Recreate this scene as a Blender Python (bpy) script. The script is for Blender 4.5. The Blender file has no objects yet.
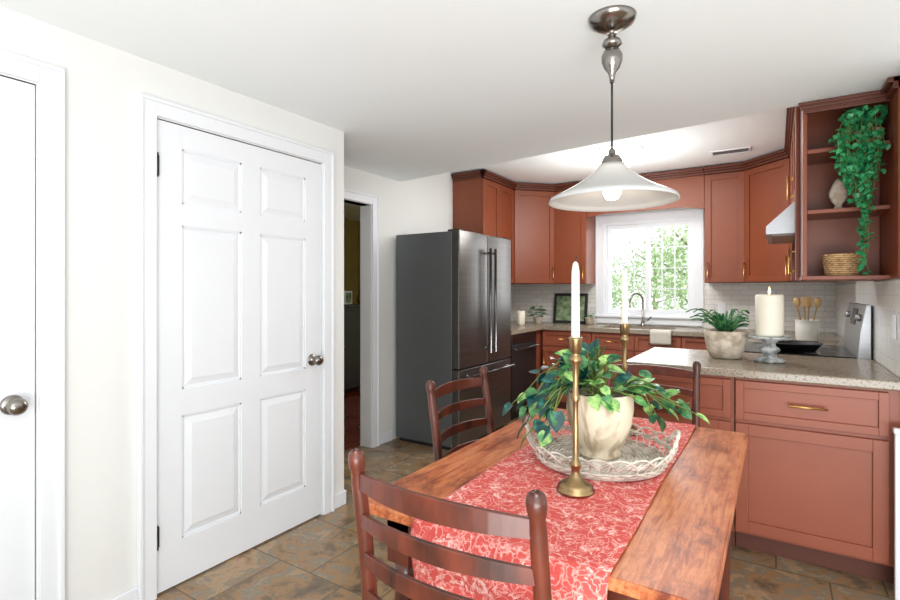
import bpy, bmesh, math, random
from mathutils import Vector, Matrix
R = random.Random(11)
C = bpy.context.scene.collection
PI = math.pi

# ------------------------------------------------------------------ materials
def lin(c):
    out = []
    for v in c[:3]:
        v = v/255.0
        out.append(v/12.92 if v <= .04045 else ((v+.055)/1.055)**2.4)
    return (*out, 1)

def base_mat(name):
    m = bpy.data.materials.new(name); m.use_nodes = True
    nt = m.node_tree; b = nt.nodes['Principled BSDF']
    return m, nt, b

def coords(nt, scale=(1, 1, 1), swap=None):
    tc = nt.nodes.new('ShaderNodeTexCoord')
    out = tc.outputs['Object']
    if swap:
        s = nt.nodes.new('ShaderNodeSeparateXYZ'); c = nt.nodes.new('ShaderNodeCombineXYZ')
        nt.links.new(out, s.inputs[0])
        for i, ax in enumerate(swap):
            nt.links.new(s.outputs[ax], c.inputs[i])
        out = c.outputs[0]
    mp = nt.nodes.new('ShaderNodeMapping'); mp.inputs['Scale'].default_value = scale
    nt.links.new(out, mp.inputs[0])
    return mp.outputs[0]

def ramp(nt, fac, stops):
    r = nt.nodes.new('ShaderNodeValToRGB')
    el = r.color_ramp.elements
    while len(el) < len(stops): el.new(.5)
    for e, (p, c) in zip(el, stops):
        e.position = p; e.color = lin(c)
    nt.links.new(fac, r.inputs[0])
    return r.outputs[0]

def noise(nt, vec, scale, detail=4, rough=.55, dist=0):
    n = nt.nodes.new('ShaderNodeTexNoise')
    n.inputs['Scale'].default_value = scale; n.inputs['Detail'].default_value = detail
    n.inputs['Roughness'].default_value = rough; n.inputs['Distortion'].default_value = dist
    nt.links.new(vec, n.inputs['Vector'])
    return n.outputs['Fac']

def bump(nt, b, h, strength, dist=.01):
    bp = nt.nodes.new('ShaderNodeBump'); bp.inputs['Strength'].default_value = strength
    bp.inputs['Distance'].default_value = dist
    nt.links.new(h, bp.inputs['Height']); nt.links.new(bp.outputs[0], b.inputs['Normal'])

def mat(name, col, rough=.5, metal=0, col2=None, ns=8, bs=0, scale=(1, 1, 1), coat=0, lo=.3, hi=.7, detail=4, dist=0):
    m, nt, b = base_mat(name)
    b.inputs['Roughness'].default_value = rough; b.inputs['Metallic'].default_value = metal
    b.inputs['Coat Weight'].default_value = coat
    col2 = col2 or tuple(max(0, v*.95) for v in col)
    f = noise(nt, coords(nt, scale), ns, detail, dist=dist)
    nt.links.new(ramp(nt, f, [(lo, col2), (hi, col)]), b.inputs['Base Color'])
    if bs: bump(nt, b, f, bs, .004)
    return m

def glow(name, col, strength):
    m, nt, b = base_mat(name)
    b.inputs['Base Color'].default_value = lin(col)
    b.inputs['Emission Color'].default_value = lin(col)
    b.inputs['Emission Strength'].default_value = strength
    return m

wall_m = mat('wall_paint', (231, 232, 229), .8, ns=2, col2=(229, 230, 227))
ceil_m = mat('ceiling_paint', (244, 249, 250), .9, ns=2, col2=(242, 247, 248))
trim_m = mat('white_trim_paint', (235, 238, 242), .4, ns=3, col2=(233, 236, 240))
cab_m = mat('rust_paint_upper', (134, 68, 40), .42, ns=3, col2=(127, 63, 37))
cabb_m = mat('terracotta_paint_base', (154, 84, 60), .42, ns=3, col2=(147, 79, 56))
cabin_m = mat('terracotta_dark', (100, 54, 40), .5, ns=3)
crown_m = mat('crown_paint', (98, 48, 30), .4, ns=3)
brass_m = mat('brushed_gold', (214, 170, 100), .28, 1, ns=40)
abrass_m = mat('aged_brass', (172, 146, 104), .3, 1, col2=(126, 104, 76), ns=14)
nickel_m = mat('nickel', (150, 144, 138), .22, 1, ns=30)
hinge_m = mat('dark_hinge_metal', (60, 58, 56), .35, .8, ns=30)
dsteel_m = mat('black_stainless', (112, 110, 108), .30, .85, col2=(102, 101, 100), ns=3, scale=(1, 1, 12))
hsteel_m = mat('smoked_steel', (120, 120, 122), .25, .9, ns=5)
fside_m = mat('fridge_side_grey', (98, 102, 103), .45, .3, ns=3)
steel_m = mat('stainless', (176, 178, 181), .3, .9, ns=5, scale=(1, 1, 14))
black_m = mat('black_gloss', (18, 18, 20), .15, ns=5, col2=(14, 14, 16))
blackm_m = mat('black_matte', (30, 30, 32), .5, ns=5)
chairw_m = mat('chair_wood', (112, 50, 32), .36, col2=(52, 24, 17), ns=7, scale=(2, 2, .8), coat=.25)
wax_m = mat('wax', (246, 240, 222), .5, ns=4)
white_m = mat('white_glaze', (236, 234, 228), .35, ns=4)
cream_m = mat('marbled_cream', (226, 212, 186), .65, col2=(160, 138, 110), ns=10, lo=.36, hi=.52, bs=.35, scale=(1, 1, .4), detail=8, dist=1.2)
stone_m = mat('whitewashed_stone', (218, 206, 188), .8, col2=(176, 160, 140), ns=18, bs=.3, lo=.4, hi=.6)
wicker_m = mat('grey_willow', (228, 220, 208), .8, col2=(182, 170, 156), ns=30, bs=.2, lo=.35, hi=.58)
basket_m = mat('tan_basket', (214, 178, 130), .8, col2=(160, 122, 80), ns=40, bs=.3)
cakestand_m = mat('mottled_grey_wood', (190, 192, 190), .6, col2=(110, 116, 116), ns=28, bs=.2, lo=.4, hi=.6)
soil_m = mat('soil', (60, 44, 32), .95, ns=60, bs=.5)
leafd_m = mat('leaf_dark', (92, 152, 88), .4, col2=(24, 84, 54), ns=30, lo=.42, hi=.62)
leafb_m = mat('leaf_blue_green', (50, 126, 110), .35, col2=(10, 66, 64), ns=40, lo=.5, hi=.66)
leafl_m = mat('leaf_light', (170, 206, 122), .45, col2=(66, 138, 70), ns=36, lo=.40, hi=.6)
ivy_m = mat('ivy_leaf', (70, 168, 104), .45, col2=(20, 108, 66), ns=24)
stem_m = mat('stem', (112, 128, 62), .6, ns=10)
treeleaf_m = mat('tree_leaf', (216, 228, 196), .7, col2=(164, 196, 148), ns=1.2)
bark_m = mat('bark', (160, 148, 134), .9, ns=8, bs=.3)
lawn_m = mat('lawn', (170, 196, 130), .9, col2=(136, 170, 104), ns=5)
granite_m, nt, b = base_mat('granite')
b.inputs['Roughness'].default_value = .24
gv = coords(nt)
f = noise(nt, gv, 85, 6, .7)
nt.links.new(ramp(nt, f, [(.30, (78, 66, 56)), (.42, (124, 110, 94)), (.52, (164, 152, 134)), (.62, (134, 122, 106)), (.75, (194, 182, 166))]), b.inputs['Base Color'])

def tile_mat(name, swap, bw, bh, c1, c2, cm, mortar=.003, offset=.5, rough=.25, strength=.4):
    m, nt, b = base_mat(name)
    b.inputs['Roughness'].default_value = rough
    v = coords(nt, (1, 1, 1), swap)
    br = nt.nodes.new('ShaderNodeTexBrick'); nt.links.new(v, br.inputs['Vector'])
    br.offset = offset
    br.inputs['Scale'].default_value = 1; br.inputs['Brick Width'].default_value = bw
    br.inputs['Row Height'].default_value = bh; br.inputs['Mortar Size'].default_value = mortar
    br.inputs['Color1'].default_value = lin(c1); br.inputs['Color2'].default_value = lin(c2)
    br.inputs['Mortar'].default_value = lin(cm)
    nt.links.new(br.outputs['Color'], b.inputs['Base Color'])
    inv = nt.nodes.new('ShaderNodeMath'); inv.operation = 'SUBTRACT'; inv.inputs[0].default_value = 1
    nt.links.new(br.outputs['Fac'], inv.inputs[1])
    bump(nt, b, inv.outputs[0], strength, .003)
    return m
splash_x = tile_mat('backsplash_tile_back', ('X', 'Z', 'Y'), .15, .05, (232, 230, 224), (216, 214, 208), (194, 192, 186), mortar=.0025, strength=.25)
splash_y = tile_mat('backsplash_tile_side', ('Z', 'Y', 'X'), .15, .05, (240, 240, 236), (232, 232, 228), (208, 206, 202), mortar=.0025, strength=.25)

floor_m, nt, b = base_mat('slate_floor_tile')
v = coords(nt)
br = nt.nodes.new('ShaderNodeTexBrick'); nt.links.new(v, br.inputs['Vector']); br.offset = .5
br.inputs['Scale'].default_value = 1; br.inputs['Brick Width'].default_value = .40
br.inputs['Row Height'].default_value = .40; br.inputs['Mortar Size'].default_value = .0035
br.inputs['Color1'].default_value = (0, 0, 0, 1); br.inputs['Color2'].default_value = (1, 1, 1, 1); br.inputs['Mortar'].default_value = (0, 0, 0, 1)
vm = nt.nodes.new('ShaderNodeVectorMath'); vm.operation = 'MULTIPLY_ADD'
nt.links.new(br.outputs['Color'], vm.inputs[0]); vm.inputs[1].default_value = (23, 31, 17); nt.links.new(v, vm.inputs[2])
n1 = noise(nt, vm.outputs[0], 5.5, 9, .68, .4)
bw = nt.nodes.new('ShaderNodeRGBToBW'); nt.links.new(br.outputs['Color'], bw.inputs[0])
ad = nt.nodes.new('ShaderNodeMath'); ad.operation = 'MULTIPLY_ADD'
nt.links.new(bw.outputs[0], ad.inputs[0]); ad.inputs[1].default_value = .10; nt.links.new(n1, ad.inputs[2])
cr = ramp(nt, ad.outputs[0], [(.36, (84, 70, 56)), (.46, (122, 104, 80)), (.53, (158, 122, 84)), (.59, (128, 120, 104)), (.66, (174, 144, 108)), (.75, (136, 108, 80))])
mx = nt.nodes.new('ShaderNodeMixRGB'); nt.links.new(br.outputs['Fac'], mx.inputs[0])
nt.links.new(cr, mx.inputs[1]); mx.inputs[2].default_value = lin((98, 84, 66))
nt.links.new(mx.outputs[0], b.inputs['Base Color']); b.inputs['Roughness'].default_value = .24
bump(nt, b, n1, .2, .01)

def wood_mat(name, stops, axis_scale, rough=.3, seam=None, coat=.0, patch=(170, 130, 110), amt=.6, pscale=3.5, sc=(110, 54, 32)):
    m, nt, b = base_mat(name)
    v = coords(nt, axis_scale)
    n = noise(nt, v, 5, 8, .62, .5)
    c = ramp(nt, n, stops)
    v2 = coords(nt, (1, .45, 1))
    n2 = noise(nt, v2, pscale, 9, .72)
    mx = nt.nodes.new('ShaderNodeMixRGB'); mx.blend_type = 'MULTIPLY'; mx.inputs[0].default_value = amt
    nt.links.new(c, mx.inputs[1]); nt.links.new(ramp(nt, n2, [(.38, patch), (.48, (232, 204, 186)), (.60, (255, 252, 248))]), mx.inputs[2])
    out = mx.outputs[0]
    if seam:
        br = nt.nodes.new('ShaderNodeTexBrick'); br.offset = 0
        nt.links.new(coords(nt, (1, 1, 1), seam[0]), br.inputs['Vector'])
        br.inputs['Scale'].default_value = 1; br.inputs['Brick Width'].default_value = 9
        br.inputs['Row Height'].default_value = seam[1]; br.inputs['Mortar Size'].default_value = .0008
        m2 = nt.nodes.new('ShaderNodeMixRGB'); nt.links.new(br.outputs['Fac'], m2.inputs[0])
        nt.links.new(out, m2.inputs[1]); m2.inputs[2].default_value = lin(sc); out = m2.outputs[0]
    nt.links.new(out, b.inputs['Base Color'])
    rr = nt.nodes.new('ShaderNodeMapRange'); rr.inputs['To Min'].default_value = rough-.08; rr.inputs['To Max'].default_value = rough+.14
    nt.links.new(n2, rr.inputs['Value']); nt.links.new(rr.outputs[0], b.inputs['Roughness'])
    b.inputs['Coat Weight'].default_value = coat
    bump(nt, b, n, .12, .003)
    return m
table_m = wood_mat('worn_table_wood', [(.28, (138, 68, 38)), (.42, (182, 102, 60)), (.56, (214, 140, 92)), (.72, (168, 88, 52))], (11, 1, 11), .30, (('Y', 'X', 'Z'), .215), patch=(138, 82, 62), amt=.85, pscale=9)
hallfloor_m = wood_mat('red_hardwood', [(.3, (110, 50, 30)), (.5, (124, 58, 36)), (.7, (116, 52, 32))], (1, 6, 1), .25, (('X', 'Y', 'Z'), .12), patch=(200, 170, 160), sc=(70, 28, 16))

runner_m, nt, b = base_mat('red_printed_cloth')
v = coords(nt)
n0 = nt.nodes.new('ShaderNodeTexNoise'); n0.inputs['Scale'].default_value = 20; n0.inputs['Detail'].default_value = 4; nt.links.new(v, n0.inputs['Vector'])
mxv = nt.nodes.new('ShaderNodeMixRGB'); mxv.inputs[0].default_value = .08
nt.links.new(v, mxv.inputs[1]); nt.links.new(n0.outputs['Color'], mxv.inputs[2])
vo = nt.nodes.new('ShaderNodeTexVoronoi'); vo.feature = 'DISTANCE_TO_EDGE'; vo.inputs['Scale'].default_value = 36
nt.links.new(mxv.outputs[0], vo.inputs['Vector'])
w1 = noise(nt, mxv.outputs[0], 40, 5, .62, 1.2)
w2 = noise(nt, v, 8, 5, .7)
RED = (208, 84, 78)
c1 = ramp(nt, vo.outputs['Distance'], [(.015, (236, 178, 168)), (.06, RED)])
c2 = ramp(nt, w1, [(.52, RED), (.57, (222, 130, 122)), (.63, (240, 202, 194))])
mm = nt.nodes.new('ShaderNodeMixRGB'); mm.blend_type = 'LIGHTEN'; mm.inputs[0].default_value = .75
nt.links.new(c2, mm.inputs[1]); nt.links.new(c1, mm.inputs[2])
m3 = nt.nodes.new('ShaderNodeMixRGB'); m3.blend_type = 'MULTIPLY'; m3.inputs[0].default_value = .4
nt.links.new(mm.outputs[0], m3.inputs[1]); nt.links.new(ramp(nt, w2, [(.38, (230, 182, 178)), (.6, (255, 255, 255))]), m3.inputs[2])
nt.links.new(m3.outputs[0], b.inputs['Base Color']); b.inputs['Roughness'].default_value = .9
bump(nt, b, noise(nt, v, 300, 2), .2, .002)

shade_m = bpy.data.materials.new('opal_glass'); shade_m.use_nodes = True
nt = shade_m.node_tree; b = nt.nodes['Principled BSDF']
b.inputs['Base Color'].default_value = lin((206, 208, 208)); b.inputs['Roughness'].default_value = .15
tr = nt.nodes.new('ShaderNodeBsdfTranslucent'); tr.inputs[0].default_value = lin((242, 234, 220))
mixs = nt.nodes.new('ShaderNodeMixShader'); mixs.inputs[0].default_value = .2
nt.links.new(b.outputs[0], mixs.inputs[1]); nt.links.new(tr.outputs[0], mixs.inputs[2])
nt.links.new(mixs.outputs[0], nt.nodes['Material Output'].inputs[0])
bulb_m = glow('bulb_glow', (255, 238, 212), 18)
flame_m = glow('flame_glow', (255, 214, 130), 6)
fix_m = glow('fixture_glow', (255, 250, 242), 6)
pane_m = bpy.data.materials.new('window_pane'); pane_m.use_nodes = True
nt = pane_m.node_tree; b = nt.nodes['Principled BSDF']; b.inputs['Roughness'].default_value = .02
tp = nt.nodes.new('ShaderNodeBsdfTransparent'); ms = nt.nodes.new('ShaderNodeMixShader'); ms.inputs[0].default_value = .04
nt.links.new(tp.outputs[0], ms.inputs[1]); nt.links.new(b.outputs[0], ms.inputs[2]); nt.links.new(ms.outputs[0], nt.nodes['Material Output'].inputs[0])
pic_m = mat('landscape_picture', (176, 190, 150), .5, col2=(52, 92, 56), ns=14)
mustard_m = mat('mustard_wall', (170, 146, 80), .8, ns=2)
darkwood_m = mat('dark_wood', (52, 34, 28), .35, ns=6)
towel_m = mat('towel', (214, 210, 200), .95, col2=(196, 190, 178), ns=60, bs=.3)
spoon_m = mat('spoon_wood', (200, 162, 112), .6, ns=20)

# ------------------------------------------------------------------ mesh helpers
class MB:
    def __init__(s): s.v = []; s.f = []; s.sm = []
    def add(s, vs, fs, smooth=False, M=None):
        o = len(s.v)
        for p in vs:
            p = Vector(p)
            s.v.append(M @ p if M else p)
        for f in fs: s.f.append([o+i for i in f]); s.sm.append(smooth)
        return s
    def box(s, x0, x1, y0, y1, z0, z1, M=None):
        vs = [(x, y, z) for z in (z0, z1) for x, y in ((x0, y0), (x1, y0), (x1, y1), (x0, y1))]
        return s.add(vs, [(3, 2, 1, 0), (4, 5, 6, 7), (0, 1, 5, 4), (1, 2, 6, 5), (2, 3, 7, 6), (3, 0, 4, 7)], False, M)
    def prism(s, pts, z0, z1, M=None):
        n = len(pts)
        a = sum(pts[i][0]*pts[(i+1) % n][1]-pts[(i+1) % n][0]*pts[i][1] for i in range(n))
        if a < 0: pts = pts[::-1]
        vs = [(x, y, z0) for x, y in pts]+[(x, y, z1) for x, y in pts]
        fs = [tuple(range(n))[::-1], tuple(range(n, 2*n))]+[(i, (i+1) % n, n+(i+1) % n, n+i) for i in range(n)]
        return s.add(vs, fs, False, M)
    def lathe(s, prof, c=(0, 0, 0), n=32, M=None, cap=True, wob=None):
        vs = []
        for r, z in prof:
            for k in range(n):
                a = 2*PI*k/n
                rr = r*(wob(a, z) if wob else 1)
                vs.append((c[0]+rr*math.cos(a), c[1]+rr*math.sin(a), c[2]+z))
        m = len(prof); fs = []
        for i in range(m-1):
            for k in range(n):
                fs.append((i*n+k, i*n+(k+1) % n, (i+1)*n+(k+1) % n, (i+1)*n+k))
        s.add(vs, fs, True, M)
        if cap:
            o = len(s.v)-len(vs)
            if prof[0][0] > 1e-5: s.f.append([o+k for k in range(n)][::-1]); s.sm.append(False)
            if prof[-1][0] > 1e-5: s.f.append([o+(m-1)*n+k for k in range(n)]); s.sm.append(False)
        return s
    def tube(s, path, r, n=8, closed=False, M=None, flat=1.0):
        P = [Vector(p) for p in path]; m = len(P)
        rs = r if isinstance(r, (list, tuple)) else [r]*m
        vs = []; prev = None
        for i in range(m):
            if closed: t = P[(i+1) % m]-P[(i-1) % m]
            else: t = P[min(i+1, m-1)]-P[max(i-1, 0)]
            t.normalize()
            if prev is None:
                a = Vector((0, 0, 1)) if abs(t.z) < .9 else Vector((1, 0, 0))
                u = t.cross(a).normalized()
            else:
                u = (prev-t*prev.dot(t)).normalized()
            prev = u; w = t.cross(u)
            for k in range(n):
                a = 2*PI*k/n
                vs.append(P[i]+(u*math.cos(a)+w*math.sin(a)*flat)*rs[i])
        fs = []
        for i in range(m if closed else m-1):
            j = (i+1) % m
            for k in range(n): fs.append((i*n+k, j*n+k, j*n+(k+1) % n, i*n+(k+1) % n)[::-1])
        if not closed:
            fs.append(tuple(range(n))); fs.append(tuple((m-1)*n+k for k in range(n))[::-1])
        return s.add(vs, fs, True, M)
    def grid(s, rows, smooth=True, M=None):
        n = len(rows[0]); vs = [p for r in rows for p in r]
        fs = [(i*n+j, i*n+j+1, (i+1)*n+j+1, (i+1)*n+j) for i in range(len(rows)-1) for j in range(n-1)]
        return s.add(vs, fs, smooth, M)
    def build(s, name, m, parent=None, bevel=0, loc=None, seg=2, solid=0, sub=0):
        me = bpy.data.meshes.new(name); me.from_pydata([tuple(p) for p in s.v], [], s.f); me.update()
        for p, q in zip(me.polygons, s.sm): p.use_smooth = q
        me.materials.append(m)
        o = bpy.data.objects.new(name, me); C.objects.link(o)
        if parent: o.parent = parent
        if loc: o.location = loc
        if solid:
            md = o.modifiers.new('solid', 'SOLIDIFY'); md.thickness = solid; md.offset = 0
        if bevel:
            md = o.modifiers.new('bevel', 'BEVEL'); md.width = bevel; md.segments = seg; md.limit_method = 'ANGLE'; md.angle_limit = .7
            md.harden_normals = False
        if sub:
            md = o.modifiers.new('sub', 'SUBSURF'); md.levels = sub; md.render_levels = sub
        return o

def tag(o, label, cat, group=None):
    o['label'] = label; o['category'] = cat
    if group: o['group'] = group
    return o
def thing(name, label, cat, loc=(0, 0, 0), rot=0, group=None):
    o = bpy.data.objects.new(name, None); C.objects.link(o); o.empty_display_size = .1
    o.location = loc; o.rotation_euler = (0, 0, rot)
    return tag(o, label, cat, group)
def struct(o):
    o['kind'] = 'structure'; return o
def copy_tree(o, parent=None):
    c = o.copy(); C.objects.link(c); c.parent = parent
    for ch in list(o.children): copy_tree(ch, c)
    return c
def box(*a, **k): return MB().box(*a, **k)

# ------------------------------------------------------------------ room shell
XL = -2.205; XA = -2.80; XR = .47; YB = 5.80; ZC = 2.26; ZK = 2.50
struct(box(XA-.12, 3.0, -2.5, YB+.12, -.06, 0).build('floor', floor_m))
struct(box(-6.2, XA-.121, 1.2, 6.6, -.055, .004).build('floor', hallfloor_m))
struct(MB().prism([(XL-.15, -2.5), (3, -2.5), (3, 2.9), (XR+.12, 2.95), (XR, 3.17), (.06, 3.20), (XA, 3.52), (XA-.12, 3.53), (XA-.12, 2.1), (XL-.15, 2.1)], ZC, ZK-.003).build('ceiling', ceil_m))
struct(box(XA-.12, XR+.12, 2.95, YB+.12, ZK, ZK+.08).build('ceiling', ceil_m))
D1 = (-.215, .71); D2 = (1.121, 2.05); DH = 2.03
w = MB()
w.box(XL-.12, XL, -2.5, D1[0], 0, ZC); w.box(XL-.12, XL, D1[1], D2[0], 0, ZC); w.box(XL-.12, XL, D2[1], 2.228, 0, ZC)
w.box(XL-.12, XL, D1[0], D1[1], DH, ZC); w.box(XL-.12, XL, D2[0], D2[1], DH, ZC)
w.box(XA, XL-.12, 2.108, 2.228, 0, ZC)
struct(w.build('wall_left', wall_m))
DO = (2.30, 3.14)
w = MB(); w.box(XA-.12, XA, 2.108, DO[0], 0, ZK); w.box(XA-.12, XA, DO[1], YB+.12, 0, ZK); w.box(XA-.12, XA, DO[0], DO[1], 2.0, ZK)
struct(w.build('wall_alcove', wall_m))
WX = (-1.655, -.71); WZ = (1.02, 2.06)
w = MB(); w.box(XA, WX[0], YB, YB+.12, 0, ZK); w.box(WX[1], XR+.12, YB, YB+.12, 0, ZK)
w.box(WX[0], WX[1], YB, YB+.12, 0, WZ[0]); w.box(WX[0], WX[1], YB, YB+.12, WZ[1], ZK)
struct(w.build('wall_back', wall_m))
struct(box(XR, XR+.12, 2.80, YB, 0, ZK).build('wall_right', wall_m))
struct(box(XR+.12, 3.0, 2.80, 2.92, 0, ZC).build('wall_dining', wall_m))
w = MB(); w.box(XA+.001, WX[0]-.075, YB-.010, YB-.001, .912, 1.50); w.box(WX[1]+.075, XR-.001, YB-.010, YB-.001, .912, 1.50)
struct(w.build('wall_backsplash_back', splash_x))
w = MB(); w.box(XR-.010, XR-.001, 2.84, YB-.011, .912, 1.345); w.box(XR-.010, XR-.001, 3.66, 4.43, 1.345, 1.66)
struct(w.build('wall_backsplash_right', splash_y))
struct(box(XA+.001, XA+.010, 4.40, YB-.011, .912, 1.50).build('wall_backsplash_left', splash_y))
w = MB(); w.box(-6.2, -6.08, 1.2, 6.6, 0, 2.5); w.box(-6.08, XA-.121, 6.48, 6.6, 0, 2.5); w.box(-6.08, XA-.121, 1.2, 1.32, 0, 2.5)
struct(w.build('wall_side_room', mustard_m))
struct(box(-6.2, XA-.121, 1.2, 6.6, 2.5, 2.56).build('ceiling', ceil_m))
def bb(mb, x0, x1, y0, y1):
    mb.box(x0, x1, y0, y1, 0.001, .085)
    return mb
w = MB(); t_ = .014
for y0, y1 in ((-2.4, D1[0]-.077), (D1[1]+.077, D2[0]-.077), (D2[1]+.077, 2.228+t_)): bb(w, XL, XL+t_, y0, y1)
bb(w, XA+t_, XL+t_, 2.228, 2.228+t_)
struct(w.build('baseboard_left', trim_m, bevel=.005))
w = MB(); bb(w, XA, XA+t_, DO[1]+.077, 3.40); struct(w.build('baseboard_alcove', trim_m, bevel=.005))
w = MB(); bb(w, .54, 3.0, 2.786, 2.80); struct(w.build('baseboard_right', trim_m, bevel=.005))
w = MB(); w.box(.425, .50, 2.80, 2.855, 0.0, .70); w.box(.418, .52, 2.78, 2.80, .0, .70); w.box(.412, .53, 2.765, 2.80, .70, .722)
struct(w.build('trim_1', trim_m, bevel=.004))

# doors (local: x along wall, -y faces the room)
def casing(root, w, h, cw=.075, name='casing'):
    m = MB()
    for a, b_ in ((-cw, -.004), (w+.004, w+cw)): m.box(a, b_, -.018, -.0005, 0, h+cw)
    m.box(-.004, w+.004, -.018, -.0005, h+.004, h+cw)
    for a, b_ in ((-cw-.002, -cw+.014), (w+cw-.014, w+cw+.002)): m.box(a, b_, -.026, -.0005, 0, h+cw+.002)
    m.box(-cw+.014, w+cw-.014, -.026, -.0005, h+cw-.014, h+cw+.002)
    m.box(-.012, 0, -.0005, .11, 0, h); m.box(w, w+.012, -.0005, .11, 0, h); m.box(-.012, w+.012, -.0005, .11, h, h+.012)
    return m.build(name, trim_m, root, bevel=.003)
def six_panel(i, y0, y1):
    r = bpy.data.objects.new('door_%d' % i, None); C.objects.link(r); r['kind'] = 'structure'
    r.location = (XL, y0, 0); r.rotation_euler = (0, 0, PI/2)
    W = y1-y0; H = DH
    casing(r, W, H)
    m = MB(); f0 = .004
    m.box(.004, W-.004, f0+.012, f0+.038, .008, H-.004)
    st = .115; mu = .105; pw = (W-2*st-mu)/2
    xs = [(st, st+pw), (st+pw+mu, W-st)]
    zs = [(.20, .745), (.86, 1.585), (1.68, 1.925)]
    for a, b_ in ((.004, st), (st+pw, st+pw+mu), (W-st, W-.004)): m.box(a, b_, f0, f0+.0125, .008, H-.004)
    rz = [(.008, zs[0][0]), (zs[0][1], zs[1][0]), (zs[1][1], zs[2][0]), (zs[2][1], H-.004)]
    for z0, z1 in rz:
        for a, b_ in xs: m.box(a-.001, b_+.001, f0+.0002, f0+.0125, z0, z1)
    slab = m.build('door_slab', trim_m, r)
    for a, b_ in xs:
        for z0, z1 in zs:
            p = MB(); g = .012; k = .045
            o = [(a+g, f0+.012, z0+g), (b_-g, f0+.012, z0+g), (b_-g, f0+.012, z1-g), (a+g, f0+.012, z1-g)]
            q = [(a+k, f0+.001, z0+k), (b_-k, f0+.001, z0+k), (b_-k, f0+.001, z1-k), (a+k, f0+.001, z1-k)]
            p.add(o+q, [(0, 1, 5, 4), (1, 2, 6, 5), (2, 3, 7, 6), (3, 0, 4, 7), (4, 5, 6, 7)])
            for bx_ in ((a, a+.008, z0, z1), (b_-.008, b_, z0, z1), (a, b_, z0, z0+.008), (a, b_, z1-.008, z1)):
                p.box(bx_[0], bx_[1], f0+.005, f0+.0125, bx_[2], bx_[3])
            p.build('door_panel', trim_m, slab)
    kn = MB(); M = Matrix.Translation((W-.068, f0, .905)) @ Matrix.Rotation(PI/2, 4, 'X')
    kn.lathe([(.034, 0), (.034, .004), (.028, .009), (.013, .012), (.011, .03), (.018, .036), (.027, .044), (.029, .056), (.022, .066), (.008, .070), (0, .070)], M=M)
    kn.build('door_knob', nickel_m, r)
    for z in (.25, 1.83):
        h = MB(); h.tube([(.0, -.008, z-.045), (0, -.008, z+.045)], .006); h.box(-.004, .012, -.004, .003, z-.043, z+.043)
        for zz in (-.05, .045): h.tube([(0, -.008, z+zz), (0, -.008, z+zz+.006)], .007)
        h.build('hinge', hinge_m, r)
    return r
six_panel(1, *D1); six_panel(2, *D2)
r = bpy.data.objects.new('door_3', None); C.objects.link(r); r['kind'] = 'structure'; r.location = (XA, DO[0], 0); r.rotation_euler = (0, 0, PI/2)
casing(r, DO[1]-DO[0], 2.0)

# window
wr = bpy.data.objects.new('window_1', None); C.objects.link(wr); wr['kind'] = 'structure'; wr.location = (WX[0], YB, WZ[0])
W = WX[1]-WX[0]; H = WZ[1]-WZ[0]; cw = .075
m = MB(); m.box(-cw, 0, -.02, -.0005, -.02, H+cw); m.box(W, W+cw, -.02, -.0005, -.02, H+cw); m.box(0, W, -.02, -.0005, H, H+cw)
m.box(-cw, W+cw, -.02, -.0005, -cw-.02, -.025); m.box(-cw-.01, -cw+.012, -.028, -.0005, -.02, H+cw+.01); m.box(W+cw-.012, W+cw+.01, -.028, -.0005, -.02, H+cw+.01); m.box(-cw+.012, W+cw-.012, -.028, -.0005, H+cw-.012, H+cw+.01)
m.build('casing', trim_m, wr, bevel=.002)
box(-cw-.02, W+cw+.02, -.045, 0.10, -.025, 0).build('window_sill', trim_m, wr, bevel=.004)
m = MB(); m.box(0, .03, .0, .12, 0, H); m.box(W-.03, W, .0, .12, 0, H); m.box(0.03, W-.03, .0, .12, H-.03, H); m.box(0.03, W-.03, .0, .12, 0, .025)
m.build('window_frame', trim_m, wr)
for k in range(2):
    x0 = .03 if k == 0 else W/2-.02; x1 = W/2+.02 if k == 0 else W-.03; y = .05-.03*k
    m = MB(); z0, z1 = .025, H-.03; s = .042
    m.box(x0, x0+s, y, y+.022, z0, z1); m.box(x1-s, x1, y, y+.022, z0, z1); m.box(x0+s, x1-s, y, y+.022, z0, z0+s); m.box(x0+s, x1-s, y, y+.022, z1-s, z1)
    sa = m.build('sash', trim_m, wr, bevel=.002)
    m = MB()
    th = .006 if k else .004
    for j in (1, 2): xx = x0+s+(x1-x0-2*s)*j/3; m.box(xx-th, xx+th, y+.004, y+.014, z0+s, z1-s)
    for j in (1, 2, 3): zz = z0+s+(z1-z0-2*s)*j/4; m.box(x0+s, x1-s, y+.005, y+.013, zz-th, zz+th)
    m.build('muntins', trim_m, sa)
    m = MB(); m.add([(x0+s, y+.016, z0+s), (x1-s, y+.016, z0+s), (x1-s, y+.016, z1-s), (x0+s, y+.016, z1-s)], [(0, 1, 2, 3)])
    m.build('pane', pane_m, sa)

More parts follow.
